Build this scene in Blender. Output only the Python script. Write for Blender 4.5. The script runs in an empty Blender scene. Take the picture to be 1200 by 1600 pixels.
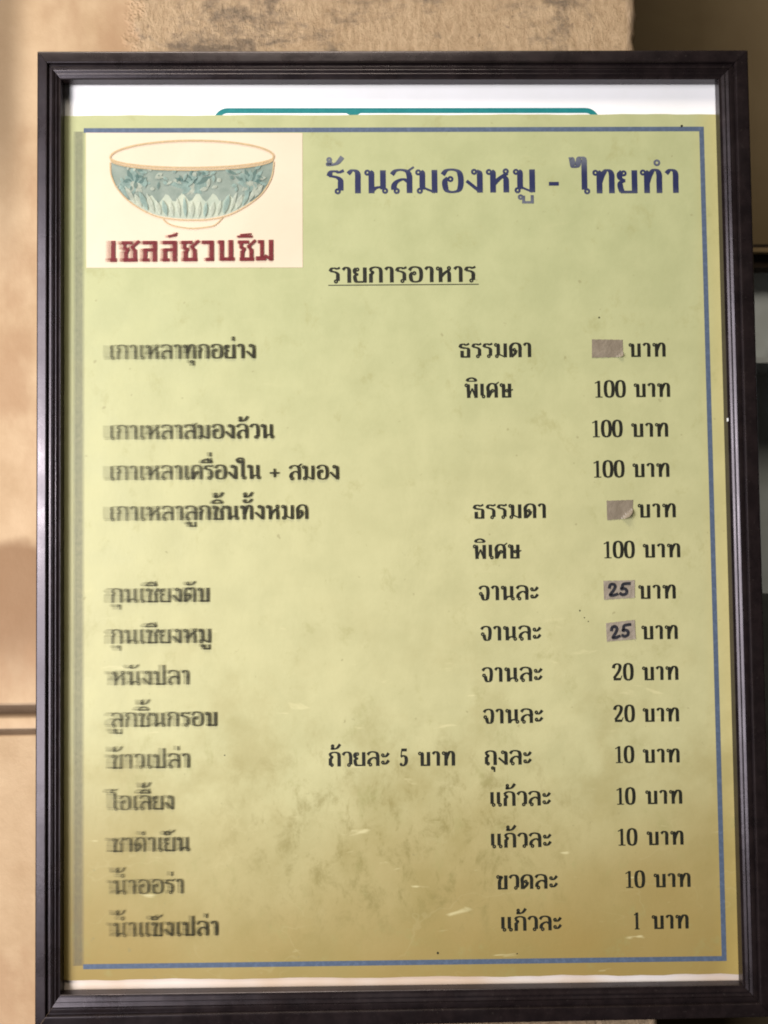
import bpy, math, random
from mathutils import Matrix, Vector

random.seed(7)
scene = bpy.context.scene
col = scene.collection
MM = 0.001
Z0 = 1.5            # height of the sheet's centre above the floor


def P(x, y, z=0.0):
    """sheet coordinates in mm (right, up, towards the viewer) -> metres about the board's centre"""
    return (x * MM, -z * MM, y * MM)


# ------------------------------------------------------------------ camera
cam_data = bpy.data.cameras.new("camera")
cam = bpy.data.objects.new("camera", cam_data)
col.objects.link(cam)
cam_data.sensor_fit = 'VERTICAL'
cam_data.sensor_height = 36.0
cam_data.lens = 1300.0 / 1600.0 * 36.0
cam_data.clip_start = 0.01
cam_data.clip_end = 50.0
rot = Matrix(((0.99987753, 0.0104006, -0.01169384),
              (-0.01130841, -0.03637591, -0.99927419),
              (-0.01081842, 0.99928405, -0.03625384)))
cam.matrix_world = Matrix.Translation(Vector(P(-10.524, -1.501, 365.227)) + Vector((0, 0, Z0))) @ rot.to_4x4()
cam_data.dof.use_dof = True
cam_data.dof.focus_distance = 0.365
cam_data.dof.aperture_fstop = 8.0
scene.camera = cam

# ------------------------------------------------------------------ dim room air and exposure
world = bpy.data.worlds.new("World")
scene.world = world
world.use_nodes = True
bg = world.node_tree.nodes["Background"]
bg.inputs[0].default_value = (0.55, 0.50, 0.44, 1)
bg.inputs[1].default_value = 0.035
scene.view_settings.view_transform = 'Standard'
scene.view_settings.look = 'None'
scene.view_settings.exposure = 0.0
scene.view_settings.gamma = 1.0
scene.cycles.filter_width = 1.9
scene.cycles.transparent_max_bounces = 64


# ------------------------------------------------------------------ lamps
def area_lamp(name, pos, target, sx, sy, power, color):
    d = bpy.data.lights.new(name, 'AREA')
    d.shape = 'RECTANGLE'
    d.size, d.size_y = sx, sy
    d.energy = power
    d.color = color
    o = bpy.data.objects.new(name, d)
    col.objects.link(o)
    a = Vector(pos)
    o.location = a
    o.rotation_euler = (Vector(target) - a).to_track_quat('-Z', 'Y').to_euler()
    return o


area_lamp("window_light", (-0.70, -0.76, Z0 + 0.0), (-0.06, 0, Z0 + 0.01), 0.56, 0.95, 16.0, (0.96, 0.945, 1.0))
area_lamp("lamp_light", (-0.63, -0.70, Z0 + 0.075), (-0.16, 0, Z0 + 0.02), 0.10, 0.11, 2.6, (1.0, 0.95, 0.95))
area_lamp("overhead_fill", (-0.25, -0.85, Z0 + 1.6), (0, 0, Z0), 0.9, 0.5, 21.0, (1.0, 0.90, 0.74))  # added fill from above, no fixture known there


# ------------------------------------------------------------------ node helpers
class NT:
    def __init__(self, name):
        self.m = bpy.data.materials.new(name)
        self.m.use_nodes = True
        self.t = self.m.node_tree
        self.t.nodes.clear()
        self.out = self.t.nodes.new("ShaderNodeOutputMaterial")

    def node(self, kind, ins=None, **props):
        n = self.t.nodes.new(kind)
        for k, v in props.items():
            setattr(n, k, v)
        for k, v in (ins or {}).items():
            self.put(n.inputs[k], v)
        return n

    def put(self, sock, v):
        if isinstance(v, bpy.types.NodeSocket):
            self.t.links.new(v, sock)
        elif isinstance(v, tuple) and len(v) == 3 and sock.type == 'RGBA':
            sock.default_value = (*v, 1)
        else:
            sock.default_value = v

    def coords(self):
        return self.node("ShaderNodeTexCoord").outputs["Object"]

    def xyz(self, c):
        n = self.node("ShaderNodeSeparateXYZ", {0: c})
        return n.outputs[0], n.outputs[1], n.outputs[2]

    def mapping(self, c, scale=(1, 1, 1), rot=(0, 0, 0), loc=(0, 0, 0)):
        return self.node("ShaderNodeMapping", {"Vector": c, "Scale": scale, "Rotation": rot, "Location": loc}).outputs[0]

    def noise(self, c, scale, detail=4.0, rough=0.55, dist=0.0):
        return self.node("ShaderNodeTexNoise", {"Vector": c, "Scale": scale, "Detail": detail, "Roughness": rough,
                                                "Distortion": dist}).outputs[0]

    def step(self, v, a, b, lo=0.0, hi=1.0):
        return self.node("ShaderNodeMapRange", {0: v, 1: a, 2: b, 3: lo, 4: hi}, interpolation_type='SMOOTHSTEP').outputs[0]

    def math(self, op, a, b=0.0, clamp=False):
        return self.node("ShaderNodeMath", {0: a, 1: b}, operation=op, use_clamp=clamp).outputs[0]

    def mul(self, *v):
        r = v[0]
        for w in v[1:]:
            r = self.math('MULTIPLY', r, w)
        return r

    def mix(self, f, a, b, mode='MIX'):
        n = self.node("ShaderNodeMix", data_type='RGBA', blend_type=mode)
        self.put(n.inputs[0], f)
        self.put(n.inputs[6], a)
        self.put(n.inputs[7], b)
        return n.outputs[2]

    def bump(self, h, strength, dist):
        return self.node("ShaderNodeBump", {"Height": h, "Strength": strength, "Distance": dist}).outputs[0]

    def principled(self, color, rough=0.5, spec=0.5, normal=None, coat=0.0, coat_rough=0.1, alpha=None, tint=None):
        n = self.node("ShaderNodeBsdfPrincipled", {"Base Color": color, "Roughness": rough, "Specular IOR Level": spec,
                                                   "Coat Weight": coat, "Coat Roughness": coat_rough})
        if tint:
            self.put(n.inputs["Specular Tint"], tint)
        if normal is not None:
            self.put(n.inputs["Normal"], normal)
        if alpha is not None:
            self.put(n.inputs["Alpha"], alpha)
        self.t.links.new(n.outputs[0], self.out.inputs[0])
        return self.m


# ------------------------------------------------------------------ materials
def mat_sheet():
    k = NT("green_menu_paper")
    c = k.coords()
    x, y, z = k.xyz(c)
    big = k.noise(c, 9, 3, 0.5)
    mott = k.noise(c, 55, 5, 0.6)
    base = k.mix(k.step(mott, 0.3, 0.7), (0.405, 0.422, 0.210), (0.445, 0.458, 0.232))
    zz = k.math('ADD', z, k.math('MULTIPLY', k.math('SUBTRACT', big, 0.5), 0.10))
    # ageing, yellow then brown downwards; light falloff painted as darker green up top
    base = k.mix(k.step(zz, 0.16, -0.06, 0.0, 1.0), base, k.mix(k.step(mott, 0.3, 0.7), (0.480, 0.458, 0.232), (0.525, 0.498, 0.256)))
    base = k.mix(k.step(zz, -0.07, -0.20, 0.0, 1.0), base, (0.325, 0.232, 0.072))
    rim = k.step(x, 0.132, 0.145)
    base = k.mix(k.math('MULTIPLY', rim, 0.35), base, (0.55, 0.42, 0.13))
    # handling smudges, thickest low in the middle
    gx = k.mul(k.step(x, -0.115, -0.02), k.step(x, 0.115, 0.02))
    gz = k.mul(k.step(z, -0.185, -0.15), k.step(z, -0.065, -0.12))
    zone = k.mul(gx, gz)
    s1 = k.noise(k.mapping(c, (1.0, 1, 0.75), (0, 0.5, 0)), 95, 8, 0.72, 0.35)
    s2 = k.noise(k.mapping(c, (1.0, 1, 0.5), (0, -0.5, 0), (3, 1, 2)), 150, 7, 0.7, 0.2)
    sm = k.math('MAXIMUM', k.step(s1, 0.48, 0.70), k.step(s2, 0.54, 0.72))
    base = k.mix(k.mul(sm, zone, 0.8), base, (0.245, 0.205, 0.068))
    bl = k.noise(k.mapping(c, loc=(4, 4, 9)), 24, 5, 0.6)
    base = k.mix(k.mul(k.step(bl, 0.45, 0.66), k.step(z, 0.0, -0.11), 0.42), base, (0.30, 0.245, 0.082))
    # thin smears all over
    f1 = k.noise(k.mapping(c, (1, 1, 0.8), (0, 0.9, 0), (5, 0, 1)), 60, 9, 0.75, 0.2)
    base = k.mix(k.mul(k.step(f1, 0.54, 0.70), 0.45), base, (0.33, 0.31, 0.12))
    sp = k.noise(k.mapping(c, loc=(9, 2, 4)), 260, 2, 0.5)
    base = k.mix(k.mul(k.step(sp, 0.70, 0.76), 0.45), base, (0.25, 0.22, 0.10))
    # pale scuffs
    sc = k.noise(k.mapping(c, (0.35, 1, 1.6), (0, -0.25, 0), (1, 7, 3)), 120, 3, 0.55, 0.5)
    scz = k.step(z, 0.0, -0.12)
    base = k.mix(k.mul(k.step(sc, 0.66, 0.74), k.math('ADD', k.math('MULTIPLY', scz, 0.5), 0.05)), base, (0.72, 0.66, 0.36))
    cr = k.noise(k.mapping(c, (0.8, 1, 1.2), (0, 0.35, 0), (6, 2, 9)), 38, 3, 0.5, 0.3)
    crease = k.mul(k.step(k.math('ABSOLUTE', k.math('SUBTRACT', cr, 0.5)), 0.010, 0.0), k.step(z, -0.03, -0.12), k.step(k.noise(k.mapping(c, loc=(3, 3, 3)), 30, 2), 0.48, 0.60))
    base = k.mix(k.mul(crease, 0.08), base, (0.66, 0.60, 0.33))
    h = k.math('ADD', k.noise(c, 22, 2, 0.5), k.math('MULTIPLY', k.noise(c, 420, 3, 0.6), 0.05))
    return k.principled(base, k.step(mott, 0.2, 0.8, 0.42, 0.6), 0.35, k.bump(h, 0.6, 0.0018))


def mat_white():
    k = NT("white_backing_paper")
    c = k.coords()
    n = k.noise(c, 60, 4)
    x, y, z = k.xyz(c)
    base = k.mix(k.step(n, 0.3, 0.7), (0.90, 0.89, 0.87), (0.93, 0.92, 0.91))
    # yellowed along the exposed bottom edge
    old = k.mul(k.step(z, -0.15, -0.18), k.step(k.noise(k.mapping(c, loc=(0, 0, 7)), 14, 3), 0.30, 0.62, 0.35, 1.0))
    return k.principled(k.mix(old, base, (0.66, 0.50, 0.36)), 0.45, 0.4)


def mat_frame():
    k = NT("dark_brown_lacquered_wood")
    c = k.coords()
    g = k.noise(k.mapping(c, (1, 1, 1)), 130, 6, 0.65)
    colr = k.mix(k.step(g, 0.3, 0.75), (0.008, 0.0055, 0.0056), (0.017, 0.0115, 0.0112))
    dust = k.noise(k.mapping(c, loc=(2, 4, 6)), 700, 3, 0.6)
    colr = k.mix(k.mul(k.step(dust, 0.62, 0.75), 0.35), colr, (0.05, 0.042, 0.036))
    r = k.step(k.noise(c, 45, 5, 0.6), 0.3, 0.7, 0.22, 0.34)
    return k.principled(colr, r, 0.55, k.bump(k.noise(c, 350, 4, 0.6), 0.08, 0.0004), tint=(1.0, 0.90, 0.97))


def mat_ink(name, color, alpha=1.0, var=0.25):
    k = NT(name)
    c = k.coords()
    n = k.noise(c, 500, 3, 0.6)
    light = tuple(min(1, v * 1.6 + 0.03) for v in color)
    cc = k.mix(k.mul(k.step(n, 0.4, 0.75), var), color, light)
    if alpha >= 1.0:
        return k.principled(cc, 0.5, 0.35)
    a = k.step(n, 0.2, 0.8, alpha * 0.8, min(1, alpha * 1.15))
    return k.principled(cc, 0.5, 0.2, alpha=a)


def mat_dish_ink():
    # dish names fade towards the left edge, imitating motion smear
    k = NT("smear_faded_black_ink")
    c = k.coords()
    x, y, z = k.xyz(c)
    n = k.noise(c, 500, 3, 0.6)
    a = k.mul(k.step(x, -0.135, -0.045, 0.44, 0.97), k.step(n, 0.2, 0.7, 0.85, 1.05))
    return k.principled((0.026, 0.024, 0.012), 0.5, 0.2, alpha=a)


def mat_title():
    # worn blue ink: paler on the marks and feet of the letters
    k = NT("worn_navy_ink")
    c = k.coords()
    x, y, z = k.xyz(c)
    n = k.noise(c, 240, 3, 0.6)
    zz = k.math('ADD', z, k.math('MULTIPLY', k.math('SUBTRACT', n, 0.5), 0.003))
    wear = k.math('MAXIMUM', k.step(zz, 0.1615, 0.1700), k.step(zz, 0.1565, 0.1480))
    return k.principled(k.mix(k.mul(wear, 0.62), (0.022, 0.027, 0.080), (0.20, 0.215, 0.225)), 0.5, 0.3)


def mat_plaster():
    k = NT("stained_tan_plaster")
    c = k.coords()
    x, y, z = k.xyz(c)
    n = k.noise(c, 18, 5, 0.6)
    base = k.mix(k.step(n, 0.3, 0.7), (0.42, 0.285, 0.165), (0.56, 0.41, 0.26))
    # coarse drip-textured skim coat on the upper right part, smoother on the left
    edge = k.math('ADD', x, k.math('MULTIPLY', k.math('SUBTRACT', k.noise(c, 60, 4, 0.7), 0.5), 0.03))
    rough = k.step(edge, -0.122, -0.112)
    d = k.noise(k.mapping(c, (1, 1, 0.5)), 300, 8, 0.74, 0.15)
    base = k.mix(k.mul(rough, 0.7), base, k.mix(k.step(d, 0.34, 0.62), (0.40, 0.275, 0.16), (0.60, 0.44, 0.28)))
    # grey grime streaks
    g = k.noise(k.mapping(c, (0.7, 1, 1.2), (0, 0.3, 0), (2, 2, 8)), 34, 9, 0.75, 0.3)
    top = k.step(z, 0.18, 0.21)
    base = k.mix(k.mul(k.step(g, 0.48, 0.66), rough, top, 0.85), base, (0.13, 0.10, 0.075))
    pit = k.noise(k.mapping(c, loc=(1, 5, 2)), 210, 4, 0.7)
    base = k.mix(k.mul(k.step(pit, 0.62, 0.72), rough, 0.7), base, (0.16, 0.11, 0.07))
    # shadow band low on the left, painted in as brown
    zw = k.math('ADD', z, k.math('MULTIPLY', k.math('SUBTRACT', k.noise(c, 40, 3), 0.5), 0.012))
    wall_shade = k.mul(k.step(zw, 0.004, -0.004), k.step(zw, -0.074, -0.040))
    base = k.mix(k.mul(wall_shade, 0.82), base, (0.225, 0.125, 0.065))
    patch = k.noise(k.mapping(c, (1, 1, 0.5), (0, 0, 0), (4, 1, 1)), 26, 4, 0.6)
    base = k.mix(k.mul(k.step(patch, 0.46, 0.66), k.math('SUBTRACT', 1.0, rough), 0.65), base, (0.36, 0.22, 0.125))
    # dark brown along the two grooves
    ga = k.mul(k.step(z, -0.0718, -0.0735), k.step(z, -0.0785, -0.0765))
    gb = k.mul(k.step(z, -0.0825, -0.0836), k.step(z, -0.0866, -0.0854))
    base = k.mix(k.mul(k.math('MAXIMUM', ga, k.math('MULTIPLY', gb, 0.8)), 0.85), base, (0.085, 0.052, 0.030))
    corner = k.mul(k.step(x, -0.163, -0.178), k.step(z, 0.10, 0.20))
    base = k.mix(k.mul(corner, 0.75), base, (0.17, 0.115, 0.065))
    h = k.math('ADD', k.math('MULTIPLY', k.mul(d, rough), 1.0), k.math('MULTIPLY', k.noise(c, 120, 5, 0.65), k.step(rough, 0, 1, 0.12, 0.35)))
    return k.principled(base, 0.8, 0.2, k.bump(h, 0.7, 0.0035))


def mat_noise(name, a, b, scale, rough=0.6, spec=0.4, stretch=(1, 1, 1), bump=0.0):
    k = NT(name)
    c = k.coords()
    n = k.noise(k.mapping(c, stretch), scale, 5, 0.6, 0.3)
    return k.principled(k.mix(k.step(n, 0.3, 0.7), a, b), rough, spec,
                        k.bump(n, bump, 0.003) if bump else None)


def mat_glass_pane():
    k = NT("sheen_toned_glass")
    c = k.coords()
    x, y, z = k.xyz(c)
    n = k.noise(c, 14, 4, 0.6)
    cc = k.mix(k.step(n, 0.35, 0.65), (0.48, 0.51, 0.51), (0.64, 0.69, 0.71))  # grey tones paint in the reflections on the glass
    return k.principled(cc, 0.25, 0.5)


MAT = dict(
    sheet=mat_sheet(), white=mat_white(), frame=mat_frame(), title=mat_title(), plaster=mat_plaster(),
    text=mat_ink("black_ink", (0.014, 0.014, 0.008)),
    dish=mat_dish_ink(),
    ghost=mat_ink("smear_black_ink", (0.095, 0.090, 0.045), 0.05),
    red=mat_ink("maroon_ink", (0.165, 0.020, 0.024), 0.9),
    red_ghost=mat_ink("smear_maroon_ink", (0.30, 0.07, 0.05), 0.06),
    line=mat_ink("blue_line_ink", (0.080, 0.110, 0.165), 1.0, 0.4),
    line_faint=mat_ink("smear_blue_line_ink", (0.17, 0.17, 0.15), 0.13),
    teal=mat_ink("teal_ink", (0.006, 0.185, 0.185), 1.0, 0.2),
    cream=mat_noise("cream_print", (0.70, 0.565, 0.41), (0.75, 0.61, 0.45), 20, 0.5, 0.3),
    gold=mat_ink("gold_line_ink", (0.52, 0.38, 0.20), 0.8),
    glaze=mat_noise("grey_teal_print", (0.185, 0.235, 0.19), (0.29, 0.335, 0.275), 110, 0.5, 0.3),
    glaze_low=mat_noise("pale_teal_print", (0.36, 0.42, 0.33), (0.50, 0.53, 0.40), 130, 0.5, 0.3),
    glaze_dark=mat_ink("dark_teal_print", (0.10, 0.185, 0.165), 0.5),
    glaze_pale=mat_ink("pale_grey_print", (0.50, 0.53, 0.42), 0.55),
    glaze_mid=mat_ink("soft_teal_print", (0.26, 0.36, 0.31), 0.7),
    tape=mat_noise("brown_paper_tape", (0.215, 0.175, 0.125), (0.265, 0.22, 0.16), 180, 0.42, 0.5, (1, 1, 1), 0.3),
    tape_pale=mat_noise("pinkish_paper_tape", (0.27, 0.225, 0.17), (0.34, 0.29, 0.225), 240, 0.45, 0.5, (1, 1, 1), 0.3),
    marker=mat_ink("marker_ink", (0.020, 0.020, 0.026), 1.0, 0.4),
    recess=mat_noise("shade_toned_brown_wall", (0.135, 0.095, 0.047), (0.165, 0.120, 0.062), 12, 0.75, 0.2),  # brownish wall, base colour darkened for the shade of the recess
    wood=mat_noise("dark_stained_wood", (0.018, 0.011, 0.006), (0.035, 0.022, 0.012), 80, 0.4, 0.5, (0.2, 1, 1)),
    bead=mat_noise("worn_wood_edge", (0.20, 0.14, 0.07), (0.27, 0.19, 0.10), 90, 0.4, 0.5),
    pane=mat_glass_pane(),
    dark_panel=mat_noise("dark_grey_panel", (0.07, 0.074, 0.07), (0.11, 0.115, 0.108), 60, 0.5, 0.4),  # dark grey tone below the pane
    slate=mat_noise("slate_blue_glaze", (0.13, 0.135, 0.155), (0.16, 0.165, 0.19), 40, 0.45, 0.4),
    shelf=mat_noise("tan_wood_shelf", (0.17, 0.125, 0.07), (0.25, 0.185, 0.11), 60, 0.6, 0.3, (0.2, 1, 1), 0.3),
    chip_speck=mat_noise("white_speck_tone", (0.75, 0.74, 0.72), (0.85, 0.84, 0.82), 300),  # white speck on the frame lip
    sheet_edge=mat_noise("torn_paper_edge", (0.30, 0.27, 0.10), (0.40, 0.37, 0.16), 400),
)


# ------------------------------------------------------------------ object helpers
def link(name, verts, faces, mats, parent=None, fmat=None, smooth=False):
    me = bpy.data.meshes.new(name)
    me.from_pydata(verts, [], faces)
    for m in (mats if isinstance(mats, (list, tuple)) else [mats]):
        me.materials.append(m)
    if fmat:
        me.polygons.foreach_set("material_index", fmat)
    if smooth:
        me.polygons.foreach_set("use_smooth", [True] * len(me.polygons))
    me.update()
    o = bpy.data.objects.new(name, me)
    col.objects.link(o)
    if parent:
        o.parent = parent
    return o


def empty(name, loc):
    o = bpy.data.objects.new(name, None)
    o.empty_display_size = 0.02
    o.location = loc
    col.objects.link(o)
    return o


def tag(o, label=None, category=None, kind=None, group=None):
    for k, v in (("label", label), ("category", category), ("kind", kind), ("group", group)):
        if v:
            o[k] = v
    return o


class MB:
    """collects polygons given in sheet millimetres"""
    def __init__(self):
        self.v, self.f, self.m = [], [], []

    def poly(self, pts, z, mi=0):
        b = len(self.v)
        self.v += [P(x, y, z) for x, y in pts]
        self.f.append(tuple(range(b, b + len(pts))))
        self.m.append(mi)

    def ribbon(self, left, right, z, mi=0):
        b = len(self.v)
        n = len(left)
        for l, r in zip(left, right):
            self.v.append(P(l[0], l[1], z))
            self.v.append(P(r[0], r[1], z))
        for i in range(n - 1):
            a = b + 2 * i
            self.f.append((a, a + 1, a + 3, a + 2))
            self.m.append(mi)

    def box(self, x0, x1, y0, y1, z0, z1, mi=0):
        b = len(self.v)
        for zz in (z0, z1):
            for (xx, yy) in ((x0, y0), (x1, y0), (x1, y1), (x0, y1)):
                self.v.append(P(xx, yy, zz))
        for q in ((3, 2, 1, 0), (4, 5, 6, 7), (0, 1, 5, 4), (1, 2, 6, 5), (2, 3, 7, 6), (3, 0, 4, 7)):
            self.f.append(tuple(b + i for i in q))
            self.m.append(mi)

    def prism(self, pts, z0, z1, mi=0):
        n = len(pts)
        b = len(self.v)
        self.v += [P(x, y, z0) for x, y in pts] + [P(x, y, z1) for x, y in pts]
        self.f.append(tuple(b + n + i for i in range(n)))
        self.f.append(tuple(b + n - 1 - i for i in range(n)))
        for i in range(n):
            j = (i + 1) % n
            self.f.append((b + i, b + j, b + n + j, b + n + i))
        self.m += [mi] * (n + 2)

    def build(self, name, mats, parent=None, smooth=False):
        return link(name, self.v, self.f, mats, parent, self.m, smooth)


def spline(pts, n=7):
    if len(pts) < 3:
        return list(pts)
    out = []
    for i in range(len(pts) - 1):
        p0 = pts[max(i - 1, 0)]
        p1, p2 = pts[i], pts[i + 1]
        p3 = pts[min(i + 2, len(pts) - 1)]
        for j in range(n):
            t = j / n
            a = []
            for q in (0, 1):
                a.append(0.5 * (2 * p1[q] + (p2[q] - p0[q]) * t + (2 * p0[q] - 5 * p1[q] + 4 * p2[q] - p3[q]) * t * t
                                + (3 * p1[q] - p0[q] - 3 * p2[q] + p3[q]) * t ** 3))
            out.append(tuple(a))
    out.append(tuple(pts[-1]))
    return out


def stroke(mb, pts, z, thin, thick, mi=0, width=None, cap=0.0):
    """broad-nib pen stroke: thick where it runs up and down, thin where it runs across"""
    n = len(pts)
    L, Rr = [], []
    for i in range(n):
        a, b = pts[max(i - 1, 0)], pts[min(i + 1, n - 1)]
        dx, dy = b[0] - a[0], b[1] - a[1]
        d = math.hypot(dx, dy) or 1e-9
        dx, dy = dx / d, dy / d
        w = width if width else thin + (thick - thin) * abs(dy) ** 1.6
        px, py = pts[i]
        if cap and i in (0, n - 1):
            s = -1 if i == 0 else 1
            px, py = px + dx * s * cap, py + dy * s * cap
        L.append((px - dy * w / 2, py + dx * w / 2))
        Rr.append((px + dy * w / 2, py - dx * w / 2))
    mb.ribbon(L, Rr, z, mi)


def ring(mb, cx, cy, r, w, z, mi=0, n=14):
    o = [(cx + (r + w / 2) * math.cos(2 * math.pi * i / n), cy + (r + w / 2) * math.sin(2 * math.pi * i / n)) for i in range(n + 1)]
    q = [(cx + (r - w / 2) * math.cos(2 * math.pi * i / n), cy + (r - w / 2) * math.sin(2 * math.pi * i / n)) for i in range(n + 1)]
    mb.ribbon(o, q, z, mi)


# ------------------------------------------------------------------ looped Thai lettering, 100 units = height of a consonant
# each glyph: advance, stem (x of its right stem), strokes.  'o' = ring, 's' = smooth stroke, 'l' = straight stroke
def hd(x=13, y=87):
    return [('o', x, y, 8.5)]


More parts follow.
